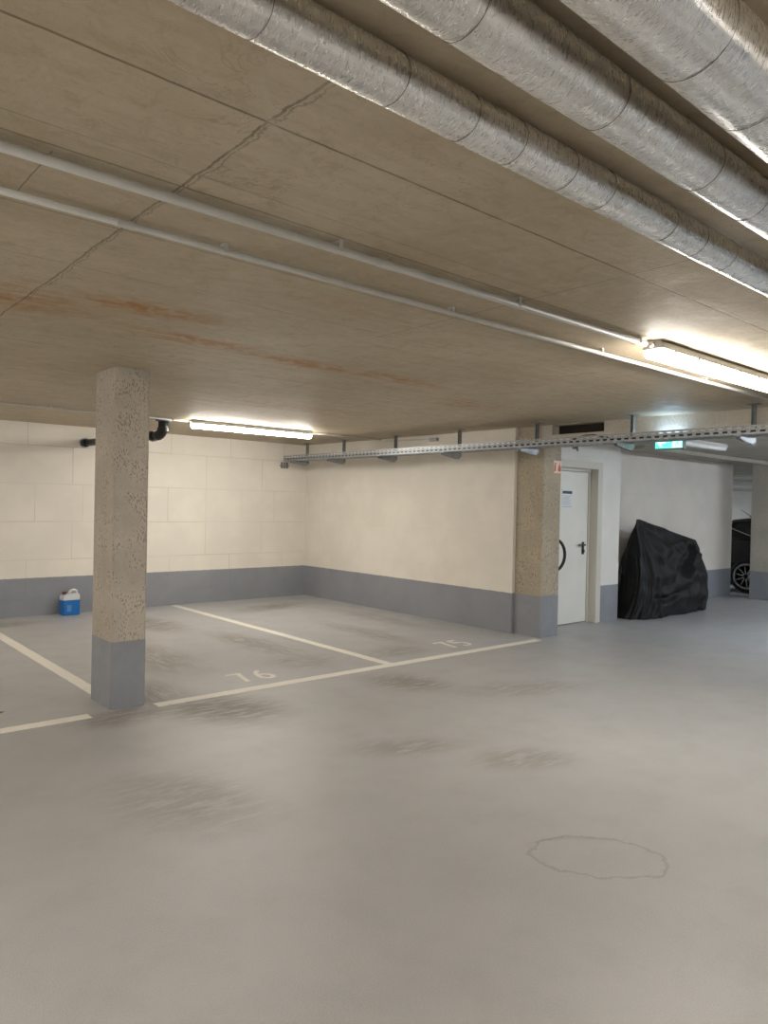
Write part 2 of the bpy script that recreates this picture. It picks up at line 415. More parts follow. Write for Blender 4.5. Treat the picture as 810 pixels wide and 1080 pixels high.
hd = link('door_handle', L(box(BM(), 8.51, 8.555, 5.703, 5.715, .93, 1.10, .004)), BLK, dr); hd['label'] = 'black lever handle plate'
bm = BM(); tube(bm, [(8.532, 5.705, 1.06), (8.532, 5.672, 1.06), (8.52, 5.662, 1.06), (8.37, 5.662, 1.063)], .011, 10)
lathe(bm, [(.009, 5.688), (.02, 5.69), (.02, 5.703)], (8.532, 0, .975), 'y', 14)
link('lever', L(bm), BLK, hd)
bm = BM()
for z in (.25, 1.05, 1.85): link('hinge', L(tube(BM(), [(DX0 + .037, 5.70, z - .06), (DX0 + .037, 5.70, z + .06)], .011, 10)), FRAMEP, dr)
# notice on the door
nt = thing('notice_sheet', 'white paper notice with dark header taped high on the steel door', 'notice', (8.15, 5.713, 1.53))
link('paper', box(BM(), -.125, .125, -.002, .0015, 0, .29), simple('white_paper', (.74, .76, .77), .6), nt)
link('header', boxb(-.105, .105, -.0035, -.0021, .215, .252), simple('dark_blue_print', (.03, .06, .10), .6), nt)
bm = BM()
for k in range(8): box(bm, -.095, .095 - .03 * ((k * 7) % 3), -.0032, -.0021, .185 - k * .0165, .190 - k * .0165)
box(bm, -.105, .105, -.0034, -.0021, .040, .047)
link('printed_lines', bm, simple('grey_print', (.38, .42, .45), .7), nt)

# ------------------------------------------------------------------ columns
def column(name, x0, x1, y0, y1, z1, mat, label, bev=.012):
    cx, cy = (x0 + x1) / 2, (y0 + y1) / 2; hx, hy = (x1 - x0) / 2, (y1 - y0) / 2
    t = thing(name, label, 'column', (cx, cy, 0))
    def rc(b, e=0):
        X, Y = hx + e, hy + e
        return [(-X + b, -Y), (X - b, -Y), (X, -Y + b), (X, Y - b), (X - b, Y), (-X + b, Y), (-X, Y - b), (-X, -Y + b)]
    link('shaft', prism(BM(), rc(bev), 'z', .495, z1), mat, t)
    link('painted_base', prism(BM(), rc(bev, .0015), 'z', 0, .497), PNT, t)['label'] = 'blue-grey painted column foot'
    return t
column('concrete_column', 1.985, 2.245, 5.315, 5.735, ZC, CONC, 'free-standing square concrete column in front of the parking bays', .014)
column('concrete_column', 7.075, 7.43, 5.30, 5.705, 2.45 if False else ZC, CONC2, 'pitted beige concrete pillar at the wall end left of the white door')
column('concrete_column', 13.56, 13.95, 5.14, 5.58, 2.45, mat_concrete('pale_column_concrete', (.47, .44, .39), .5), 'pale concrete column at the right edge beside the dark car')

# ------------------------------------------------------------------ floor markings
def marking(name, x0, x1, y0, y1, label, cat='floor marking', group='white parking bay lines'):
    bm = BM(); nx = max(2, int((x1 - x0) / .04)); ny = max(2, int((y1 - y0) / .04))
    rnd = random.Random(name + label)
    pts = []
    for i in range(nx + 1): pts.append((x0 + (x1 - x0) * i / nx, y0 + rnd.uniform(-.003, .003)))
    for i in range(1, ny + 1): pts.append((x1 + rnd.uniform(-.003, .003), y0 + (y1 - y0) * i / ny))
    for i in range(1, nx + 1): pts.append((x1 - (x1 - x0) * i / nx, y1 + rnd.uniform(-.003, .003)))
    for i in range(1, ny): pts.append((x0 + rnd.uniform(-.003, .003), y1 - (y1 - y0) * i / ny))
    cx, cy = (x0 + x1) / 2, (y0 + y1) / 2
    prism(bm, [(p[0] - cx, p[1] - cy) for p in pts], 'z', 0, .0015)
    return tag(link(name, bm, LINE, loc=(cx, cy, .0002)), label, cat, group)
marking('parking_line', 2.30, 6.97, 5.19, 5.30, 'long white line across the fronts of bays 76 and 75')
marking('parking_line', 4.63, 4.735, 5.302, 10.1, 'white line between parking bays 76 and 75, running to the back wall')
marking('parking_line', 2.02, 2.125, 5.80, 10.1, 'white line running from behind the free-standing column to the back wall')
marking('parking_line', -2.7, 1.82, 5.20, 5.315, 'white front line of the bay left of the free-standing column')
def strokes(bm, segs, w=.044):
    for sk, seg in enumerate(segs):
        zz = .0015 + .0006 * sk
        P = [Vector((*p, 0)) for p in seg]
        Ls, Rs = [], []
        for i, p in enumerate(P):
            t = (P[min(i + 1, len(P) - 1)] - P[max(i - 1, 0)]).normalized(); nrm = Vector((-t.y, t.x, 0)) * w / 2
            Ls.append(p + nrm); Rs.append(p - nrm)
        for i in range(len(P) - 1):
            q = [Ls[i], Ls[i + 1], Rs[i + 1], Rs[i]]
            A = [bm.verts.new(v) for v in q]; B = [bm.verts.new(v + Vector((0, 0, zz))) for v in q]
            bm.faces.new(A[::-1]); bm.faces.new(B)
            for k in range(4): bm.faces.new((A[k], A[(k + 1) % 4], B[(k + 1) % 4], B[k]))
    return bm
def d7(): return [[(0, .30), (.135, .30)], [(.128, .312), (.095, .20), (.055, .0)]]
def d6():
    c = [(.075 + .06 * math.cos(a), .088 + .078 * math.sin(a)) for a in [2 * PI * k / 18 for k in range(19)]]
    return [c, [(.118, .31), (.06, .24), (.028, .16), (.016, .09)]]
def d5():
    return [[(.135, .30), (.022, .30)], [(.028, .312), (.014, .165)], [(.014, .168), (.05, .19), (.09, .185), (.125, .15), (.133, .10), (.12, .045), (.085, .012), (.045, .01), (.008, .04)]]
def number(x, y, name, digs, label, gap=.21, sc=1.0, rot=0):
    t = thing('bay_number', label, 'floor marking', (x, y, .0002), rot)
    for k, (dn, dd) in enumerate(digs):
        bm = strokes(BM(), [[((px + k * gap) * sc, py * sc) for px, py in s] for s in dd])
        link('digit', bm, LINE, t)
number(3.175, 5.475, '76', [('7', d7()), ('6', d6())], 'stencilled number 76 on the left bay floor')
number(5.775, 5.49, '75', [('7', d7()), ('5', d5())], 'stencilled number 75 on the right bay floor')

# ------------------------------------------------------------------ luminaires
def make_lamp(label, mat, length=1.72):
    t = thing('strip_luminaire', label, 'lamp', (0, 0, ZC), 0, 'ceiling strip lamps')
    h = length / 2
    prof = [(-.045, 0), (-.058, -.012), (-.062, -.048), (.062, -.048), (.058, -.012), (.045, 0)]
    link('housing', prism(BM(), prof, 'x', -h, h, .003), HOUS, t)
    prof = [(-.059, -.0485), (-.057, -.072), (-.042, -.092), (-.02, -.099), (.02, -.099), (.042, -.092), (.057, -.072), (.059, -.0485)]
    link('diffuser', prism(BM(), prof, 'x', -h + .012, h - .012), mat, t)['label'] = 'glowing white diffuser'
    for s in (-1, 1):
        link('cable_gland', lathe(BM(), [(.010, s * (h + .035)), (.016, s * (h + .03)), (.016, s * (h + .004)), (.012, s * (h - .002))], (0, 0, -.022), 'x', 14), PVC, t)
    for k in range(6):
        x = -h + length * (k + .5) / 6
        for s in (-1, 1): link('clip', box(BM(), x - .012, x + .012, s * .064 - .003, s * .064 + .003, -.062, -.036, .001), GALV, t)
    return t
LA = make_lamp('bright ceiling strip lamp near the exit sign, seen at the right edge', DIFF)
LA.location = (4.74, 2.165, ZC)
dup(LA, (4.81, 8.12, ZC), 'bright ceiling strip lamp above the corner of the white block walls')
for (x, y, lab) in [(-1.2, 2.165, 'unseen strip lamp added over the lane left of the camera'), (-.8, 8.12, 'unseen strip lamp added over the bays left of the column'),
                    (4.7, -3.4, 'unseen strip lamp added over the lane behind the foil pipes'), (-1.2, -3.4, 'unseen strip lamp added over the lane behind the camera'),
                    (1.8, -3.4, 'unseen strip lamp added well behind the camera, right of it'), (-3.9, -.4, 'unseen strip lamp added over the lane at the left wall'), (-3.9, 2.165, 'unseen strip lamp added over the lane, farthest left'), (-3.7, 8.12, 'unseen strip lamp added over the bays, farthest left')]:
    dup(LA, (x, y, ZC), lab)  # out-of-view lamps added to brighten the near floor and ceiling
LC = make_lamp('cool white ceiling strip lamp over the lane beyond the beam', DIFFC)
LC.location = (9.7, 1.9, 2.45)
LC['group'] = 'cool ceiling strip lamps beyond the beam'
for (x, y, lab) in [(9.7, -3.2, 'cool white ceiling strip lamp at the rear of the far lane'), (14.6, 1.9, 'cool white ceiling strip lamp before the far column'), (15.6, 10.9, 'cool white ceiling strip lamp beyond the dark parked car')]:
    dup(LC, (x, y, 2.45), lab)
# unlit luminaire under the far ceiling
t = thing('unlit_luminaire', 'unlit grey strip lamp on the far ceiling just right of the exit sign', 'lamp', (9.2, 4.42, 2.45))
link('housing', prism(BM(), [(-.06, 0), (-.065, -.045), (.065, -.045), (.06, 0)], 'x', -.62, .62, .004), PVC, t)
link('diffuser', prism(BM(), [(-.058, -.0455), (-.045, -.085), (.045, -.085), (.058, -.0455)], 'x', -.60, .60, .004), WHITE, t)

# ------------------------------------------------------------------ conduits
def conduit(y, x0, x1, label, clips, r=.0125, z=ZC - .026, couplers=()):
    t = thing('electrical_conduit', label, 'conduit', (x0, y, z), 0)
    link('pipe', tube(BM(), [(0, 0, 0), ((x1 - x0) * .5, 0, -.001), (x1 - x0, 0, 0)], r, 14), PVC, t, smooth=True)
    for x in clips:
        g = r + .004; top = ZC - z
        bm = prism(BM(), [(-g, -g * .6), (-g + .003, -g * .6), (-g + .003, r), (g - .003, r), (g - .003, -g * .6), (g, -g * .6), (g, top), (-g, top)], 'x', x - x0 - .009, x - x0 + .009)
        link('clip', bm, PVC, t)
    for x in couplers:
        link('coupling', tube(BM(), [(x - x0 - .03, 0, 0), (x - x0 + .03, 0, 0)], r * 1.18, 14), PVC, t)
    return t
conduit(2.165, -.30, 3.80, 'upper grey conduit on the ceiling leading into the bright lamp', [.3, 1.62, 2.66, 3.72], couplers=(1.85,), r=.0165, z=ZC - .030)
conduit(2.49, -.30, 7.0, 'lower grey conduit on the ceiling passing behind the bright lamp', [1.33, 2.56, 3.86, 5.2, 6.5], couplers=(.95, 2.9), r=.0125)
conduit(2.165, 5.62, 7.0, 'grey conduit leaving the far end of the bright lamp', [6.3], r=.0125)
conduit(8.12, -.5 + .6, 3.90, 'thin grey conduit on the ceiling behind the free-standing column', [1.0, 2.35, 3.7], r=.010, z=ZC - .024)
t = conduit(8.12, 5.71, 6.93, 'thin grey conduit between the corner lamp and the plain wall', [6.2], r=.009, z=ZC - .024)
t = thing('junction_clip', 'small grey cable box high on the plain wall near the ceiling', 'cable box', (7.0, 7.13, 2.44))
link('box', box(BM(), -.02, .03, -.11, .03, -.01, .035, .005), GALVD, t)
link('conduit_stub', tube(BM(), [(.005, .03, .022), (.005, .95, .04)], .008, 10), PVC, t)

# ------------------------------------------------------------------ foil pipes
def foil_pipe(y, zc, r, label, rings, seed):
    t = thing('insulated_pipe', label, 'pipe', (0, y, zc), 0, 'foil wrapped pipes under the ceiling')
    rnd = random.Random(seed); bm = BM(); n = 56; xs = [-1.6 + .012 * k for k in range(int(8.55 / .012) + 1)]
    xs = [x for x in xs if x < 6.44]
    ph = [rnd.uniform(0, 6.28) for _ in range(8)]
    prev = None; rings = [q * 1.07 for q in rings]
    for x in xs:
        dn = min([abs(x - q) for q in rings] + [9])
        pinch = 1 - .006 * math.exp(-(dn / .012) ** 2)
        ring = []
        for k in range(n):
            a = 2 * PI * k / n
            w = .006 * math.sin(3 * a + ph[0] + 1.7 * x) + .005 * math.sin(5 * a + ph[1] - 3.1 * x) + .0045 * math.sin(9 * x + 2 * a + ph[2]) + .003 * math.sin(21 * x + 4 * a + ph[3]) + .002 * math.sin(11 * a + 37 * x + ph[4])
            rr = r * (1 + w * .8) * pinch
            ring.append(bm.verts.new((x, rr * math.cos(a), rr * math.sin(a))))
        if prev:
            for k in range(n): bm.faces.new((prev[k], prev[(k + 1) % n], ring[(k + 1) % n], ring[k]))
        else: bm.faces.new(ring[::-1])
        prev = ring
    bm.faces.new(prev)
    link('foil_jacket', bm, FOIL, t, smooth=True)
    for q in rings:
        bm = BM()
        pts = [(q + .004 * math.sin(2 * a + q), (r * 1.004) * math.cos(a), (r * 1.004) * math.sin(a)) for a in [2 * PI * k / 40 for k in range(41)]]
        tube(bm, pts, .0009, 6)
        link('binding_wire', bm, simple('binding_wire', (.22, .20, .18), .5, .6) if 'binding_wire' not in bpy.data.materials else bpy.data.materials['binding_wire'], t)
foil_pipe(1.185, 2.459, .0547, 'narrowest foil wrapped pipe, nearest the two grey conduits', [-.9, -.3, .25, .645, .955, 1.16, 1.32, 1.52, 1.69, 2.02, 2.21, 2.41, 2.75, 3.1, 3.6, 4.2, 5.0], 3)
foil_pipe(.913, 2.450, .0637, 'middle one of the three foil wrapped pipes', [-.8, -.2, .45, .89, 1.31, 1.73, 2.0, 2.4, 2.9, 3.5, 4.2], 5)
foil_pipe(.661, 2.430, .0844, 'thickest foil wrapped pipe, in the top right corner', [-.8, -.1, .6, 1.21, 1.45, 2.0, 2.7, 3.4], 8)
# strut rails that carry the pipes (beyond the frame edge)
for q, x in enumerate((4.3, 5.9)):
    t = thing('pipe_hanger', 'zinc channel hanger under the foil pipes', 'bracket', (x, .92, ZC), 0, 'hangers of the foil pipes')
    link('rail', box(BM(), -.02, .02, -.42, .40, -.195, -.179, .002), GALV, t)
    for s in (-.38, .36): link('rod', tube(BM(), [(0, s, -.195), (0, s, 0)], .005, 8), GALV, t)

# ------------------------------------------------------------------ cable tray and brackets
TX0, TX1, TZ = 6.47, 6.73, 2.222
def perforated(bm, y0, y1, place, h, rows, pitch=.08, slot=.046, sh=.018):
    """one sheet in (u,v) with real staggered slots; place(u,v)->xyz"""
    n = int((y1 - y0) / pitch); hp = pitch / 2; e = slot - hp
    us = [0, e, hp, slot]; vs = [0]
    for rz in rows: vs += [rz - sh / 2, rz + sh / 2]
    vs.append(h); U = [y0 + i * pitch + u for i in range(n) for u in us] + [y0 + n * pitch]
    V = [[bm.verts.new(place(u, v)) for v in vs] for u in U]
    for a in range(len(U) - 1):
        c = a % 4
        for b in range(len(vs) - 1):
            if b % 2 == 1:
                if (b // 2) % 2 == 0 and c in (0, 1, 2): continue
                if (b // 2) % 2 == 1 and c in (0, 2, 3): continue
            bm.faces.new((V[a][b], V[a + 1][b], V[a + 1][b + 1], V[a][b + 1]))
    return bm
t = thing('cable_tray', 'long galvanised perforated cable tray along the plain wall and beam', 'cable tray', (6.6, 6, TZ))
def side(x): return lambda u, v: (x - 6.6, u - 6, v)
Ya, Yb = -2.0, 10.05
hts = (.020, .036, .052, .066)
for x in (TX0, TX1):
    bm = perforated(BM(), Ya, Yb, side(x), .082, (.027, .056))
    o = link('side_rail', bm, GALV, t, recalc=False)
    sm = o.modifiers.new('thickness', 'SOLIDIFY'); sm.thickness = .0015
bm = perforated(BM(), Ya, Yb, lambda u, v: (TX0 - 6.6 + v, u - 6, .001), TX1 - TX0, (.03, .08, .13, .18, .23))
o = link('tray_bottom', bm, GALV, t, recalc=False); sm = o.modifiers.new('thickness', 'SOLIDIFY'); sm.thickness = .0015
# cables in the tray
rnd = random.Random(4)
for k, (lab, dy) in enumerate([('thick black cable touching the front rail of the tray', -.018), ('thin black cable that humps up out of the tray near the door', .035), ('grey cable lying in the middle of the tray', .08), ('black cable lying in the tray nearest the wall', .16)]):
    pts = []
    for i in range(120):
        y = Ya + .1 + (Yb - Ya - .2) * i / 119
        hump = .0 if not (3.9 < y < 4.75) or k != 1 else .075 * math.sin((y - 3.9) / .85 * PI) ** 2
        pts.append((TX0 + .04 + dy + .010 * (k > 0) * math.sin(y * 2.1 + k * 2) + .006 * math.sin(y * 5 + k), y, TZ + (.030 if k == 0 else .016) + hump))
    o = link('tray_cable', tube(BM(), [(p[0] - TX0, p[1] - 6, p[2] - TZ) for p in pts], .018 if k == 0 else .009 + .002 * (k % 2), 8), PVC if k == 2 else BLK, loc=(TX0, 6, TZ), smooth=True)
    tag(o, lab, 'cable', 'cables in the perforated tray')
def make_bracket():
    t = thing('tray_bracket', 'x', 'bracket', (6.75, 0, ZC), 0, 'brackets carrying the cable tray')
    bm = prism(BM(), [(-.004, -.016), (.034, -.016), (.034, .016), (-.004, .016), (-.004, .013), (.031, .013), (.031, -.013), (-.004, -.013)], 'z', -.345, -.004)
    link('post', bm, GALVD, t)
    link('ceiling_plate', box(BM(), -.035, .065, -.05, .05, -.006, 0, .001), GALVD, t)
    bm = BM()
    zt = TZ - ZC - .002
    prof = [(-.020, -1), (-.020, -.01), (-.024, 0), (.024, 0), (.020, -.01), (.020, -1), (.017, -1), (.017, -.0101), (-.017, -.0101), (-.017, -1)]
    A = [bm.verts.new((-.30, y, zt + (z if z > -.5 else -.034))) for y, z in prof]; B = [bm.verts.new((-.006, y, zt + (z if z > -.5 else -.075))) for y, z in prof]
    bm.faces.new(A); bm.faces.new(B[::-1])
    for i in range(10): bm.faces.new((A[i], A[(i + 1) % 10], B[(i + 1) % 10], B[i]))
    link('arm', bm, GALV, t)
    bm = BM(); tube(bm, [(-.012, -.03, zt - .06), (-.012, .03, zt - .06)], .007, 8)
    link('bolt', bm, GALV, t)
    return t
B0 = make_bracket(); 
ys = [2.78, 3.97, 5.17, 6.38, 7.60, 8.78, 9.75]
labs = ['tray bracket nearest the right edge of the photo', 'tray bracket just left of the green exit sign', 'tray bracket in front of the pitted pillar beside the door',
        'first tray bracket left of the pitted pillar', 'second tray bracket left of the pitted pillar', 'third tray bracket left of the pitted pillar', 'tray bracket in the corner of the white walls']
for k, (y, lb) in enumerate(zip(ys, labs)):
    o = B0 if k == 0 else dup(B0, (6.75, y, ZC)); o.location = (6.75, y, ZC); o['label'] = lb
for y in (1.58, .38, -.82): dup(B0, (6.75, y, ZC), 'tray bracket beyond the right edge, over the lane')
# small clamp on back wall in the corner
t = thing('wall_clamp', 'small zinc cable clamp on the block wall below the tray end', 'bracket', (6.59, YB - .004, 2.11))
bm = BM()
for k in range(3): box(bm, -.07 + k * .05, -.05 + k * .05, -.03, .004, 0, .10, .002)
link('prongs', bm, GALVD, t); link('rail', box(BM(), -.09, .08, -.012, .004, .03, .05, .002), GALVD, t)

# ------------------------------------------------------------------ exit sign
t = thing('exit_sign', 'glowing green emergency exit sign hanging below the cable tray', 'sign', (6.98, 3.69, 2.18))
bm = BM(); box(bm, -.004, .045, -.155, .155, -.008, .118, .004)
link('housing', bm, simple('dark_sign_housing', (.10, .13, .13), .5), t)
GE = mat_emit('lit_green_sign', (.0, .62, .50), .55); WE = mat_emit('lit_white_pictogram', (.62, 1.0, .96), .60)
link('green_panel', boxb(-.006, -.0041, -.146, .146, 0, .110), GE, t)
def yz(bm, pts, x0=-.0078, x1=-.0061): return prism(bm, pts, 'x', x0, x1)
bm = BM()    # viewer faces +x so his left is +y : arrow on the left, figure and door on the right
yz(bm, [(.125, .055), (.085, .092), (.070, .092), (.098, .063), (.030, .063), (.030, .047), (.098, .047), (.070, .018), (.085, .018)])
link('arrow', bm, WE, t)
bm = BM(); yz(bm, [(-.04, .006), (-.135, .006), (-.135, .104), (-.04, .104)])
dp = link('door_pictogram', bm, WE, t)
bm = BM()
X_ = (-.0095, -.0079)
yz(bm, [(-.085 + .009 * math.cos(a), .090 + .009 * math.sin(a)) for a in [2 * PI * k / 12 for k in range(12)]], *X_)
yz(bm, [(-.076, .079), (-.098, .076), (-.104, .048), (-.084, .044)], *X_)
yz(bm, [(-.080, .078), (-.058, .066), (-.052, .050), (-.060, .048), (-.066, .060), (-.082, .068)], *X_)
yz(bm, [(-.100, .076), (-.122, .062), (-.126, .048), (-.118, .046), (-.112, .058), (-.098, .064)], *X_)
yz(bm, [(-.088, .046), (-.066, .034), (-.072, .014), (-.082, .014), (-.078, .029), (-.098, .040)], *X_)
yz(bm, [(-.102, .050), (-.112, .028), (-.128, .018), (-.124, .011), (-.104, .020), (-.090, .044)], *X_)
link('running_figure', bm, GE, t)
for s in (-.11, .11): link('hanger', tube(BM(), [(.02, s, .116), (.02, s, .122)], .006, 8), GALV, t)
# the lamp inside the sign shines up onto the beam
ld = bpy.data.lights.new('exit_sign_uplight', 'AREA'); ld.shape = 'RECTANGLE'; ld.size = .02; ld.size_y = .26; ld.energy = .5; ld.color = (.50, .74, 1.0)
lo = bpy.data.objects.new('exit_sign_uplight', ld); COL.objects.link(lo); lo.location = (6.975, 3.69, 2.303); lo.rotation_euler = (0, PI - .35, 0)
lo.parent = t; lo.location = (-.008, 0, .123)

# ------------------------------------------------------------------ extinguisher sign + extinguisher behind the pillar
RED = simple('signal_red', (.55, .03, .02), .4); REDS = simple('faded_red_print', (.62, .13, .07), .5)
t = thing('fire_extinguisher_sign', 'small red and white pictogram sign on the narrow side of the pitted pillar', 'sign', (7.345, 5.296, 1.975))
link('sign_plate', box(BM(), -.075, .075, -.0022, .0022, 0, .15), simple('peach_white_sign', (.85, .66, .54), .35), t)
bm = BM(); box(bm, -.066, -.040, -.0044, -.0023, .02, .10, .001); box(bm, -.058, -.048, -.0044, -.0023, .10, .125); box(bm, -.052, -.030, -.0044, -.0023, .112, .124)
link('extinguisher_symbol', bm, REDS, t)
bm = BM(); prism(bm, [(.015, .02), (.055, .02), (.064, .055), (.050, .095), (.046, .07), (.034, .125), (.018, .085), (.012, .06), (.006, .045)], 'y', -.0044, -.0023)
link('flame_symbol', bm, REDS, t)
t = thing('fire_extinguisher', 'fire extinguisher behind the pitted pillar, only its curved black hose showing', 'fire extinguisher', (7.535, 5.50, 0))
link('bottle', lathe(BM(), [(.03, .62), (.06, .625), (.066, .65), (.066, 1.05), (.058, 1.10), (.02, 1.13), (.018, 1.16)], (0, 0, 0), 'z', 28), RED, t, smooth=True)
bm = BM(); box(bm, -.03, .03, -.014, .014, 1.155, 1.18, .003); box(bm, -.03, .06, -.008, .008, 1.18, 1.20, .002)
link('valve', bm, BLK, t)
hs = []
for k in range(21):
    a = math.radians(80 - 160 * k / 20)
    hs.append((.045 + .21 * max(0, math.cos(a)) ** 1 * .95 + .0, -.01 - .02 * math.cos(a), .96 + .20 * math.sin(a)))
link('hose', tube(BM(), hs, .019, 10), RUB, t, smooth=True)
link('nozzle', tube(BM(), [hs[-1], (hs[-1][0] - .01, hs[-1][1], hs[-1][2] - .08)], [.016, .024], 10), RED, t)
link('wall_hook', box(BM(), -.103, -.062, -.03, .03, .98, 1.08, .002), BLK, t)

# small camera-like fitting above the door
t = thing('pipe_clamp', 'small dark clamp on the wall above the door frame', 'bracket', (8.12, 5.597, 2.33))
bm = BM(); box(bm, -.05, .05, -.02, .002, .0, .05, .004); tube(bm, [(0, -.02, .02), (0, -.045, .01), (0, -.05, -.03)], .012, 8)
link('clamp_body', bm, GALVD, t)

# ------------------------------------------------------------------ drain pipe
t = thing('drain_pipe', 'black plastic drain pipe with elbow between ceiling and block wall', 'pipe', (3.70, 8.36, ZC))
# local: flange at ceiling, elbow, run to wall
end = Vector((3.375 - 3.70, YB - 8.36, -.20))
p = [(0, 0, -.02), (0, 0, -.10)]
for k in range(1, 7):
    a = math.radians(15 * k); p.append((-.008 * k * .6, .10 * (1 - math.cos(a)), -.10 - .095 * math.sin(a)))
link('elbow', tube(BM(), p, .060, 20), BLK, t, smooth=True)
link('run', tube(BM(), [p[-1], (end.x, end.y + .001, end.z - .02)], .047, 20), BLK, t, smooth=True)
bm = BM()
lathe(bm, [(.066, -.15), (.070, -.145), (.070, -.105), (.066, -.10)], (0, 0, 0), 'z', 24); link('socket_collar', bm, BLK, t)
bm = BM(); dv = (Vector((end.x, end.y, end.z - .02)) - Vector(p[-1])).normalized(); q = Vector(p[-1]) + dv * .06
tube(bm, [q, q + dv * .05], .066, 20); link('socket_collar', bm, BLK, t)
link('ceiling_flange', lathe(BM(), [(.085, -.03), (.09, -.025), (.09, -.002), (.085, 0)], (0, 0, 0), 'z', 28), simple('blue_grey_flange', (.13, .19, .23), .4), t)
bm = BM(); c = Vector((end.x, end.y - .035, end.z - .02)); tube(bm, [c - Vector((0, .05, 0)), c + Vector((0, .034, 0))], .056, 24)
link('wall_collar', bm, BLK, t)
bm = BM(); c = Vector((end.x, end.y, end.z - .02)); lathe(bm, [(.068, -.010), (.068, 0)], (c.x, c.y, c.z), 'y', 24)
link('wall_rosette', bm, simple('blue_grey_flange_b', (.30, .38, .42), .4), t)

# ------------------------------------------------------------------ canister
t = thing('plastic_canister', 'white plastic canister of blue fluid on the floor by the block wall', 'canister', (3.17, 10.0, 0), .12)
t.scale = (.88, .95, 1.08)
BLUE = simple('blue_fluid_filled_plastic', (.008, .14, .46), .3); MILK = simple('milky_white_plastic', (.62, .64, .66), .35)
link('fluid_body', box(BM(), -.125, .125, -.075, .075, .0, .185, .016), BLUE, t)['label'] = 'blue filled lower body'
bm = BM()
prism(bm, [(-.123, .1855), (.123, .1855), (.124, .245), (.115, .262), (-.105, .256), (-.122, .24)], 'y', -.072, .072, .008)
link('shoulder', bm, MILK, t)
bm = BM(); tube(bm, [(-.02, 0, .252), (.0, 0, .288), (.03, 0, .302), (.07, 0, .302), (.100, 0, .290), (.110, 0, .250)], .016, 10)
link('handle', bm, MILK, t)
link('cap', lathe(BM(), [(.028, .252), (.03, .256), (.03, .284), (.026, .288)], (-.085, 0, 0), 'z', 20), simple('dark_red_cap', (.10, .03, .03), .5), t)
bm = BM(); box(bm, -.075, -.01, -.0775, -.0752, .05, .13)
link('paper_label', bm, simple('faded_blue_label', (.10, .25, .55), .5), t)

# leaf on the floor at the left
bm = BM()
prism(bm, [(-.05, 0), (-.02, .018), (.02, .020), (.055, 0), (.02, -.016), (-.02, -.014)], 'z', 0, .004)
tag(link('dry_leaf', bm, simple('olive_leaf', (.16, .15, .05), .7), loc=(1.32, 5.70, .001), rotz=.4), 'tiny dry olive leaf on the floor at the left edge', 'leaf')

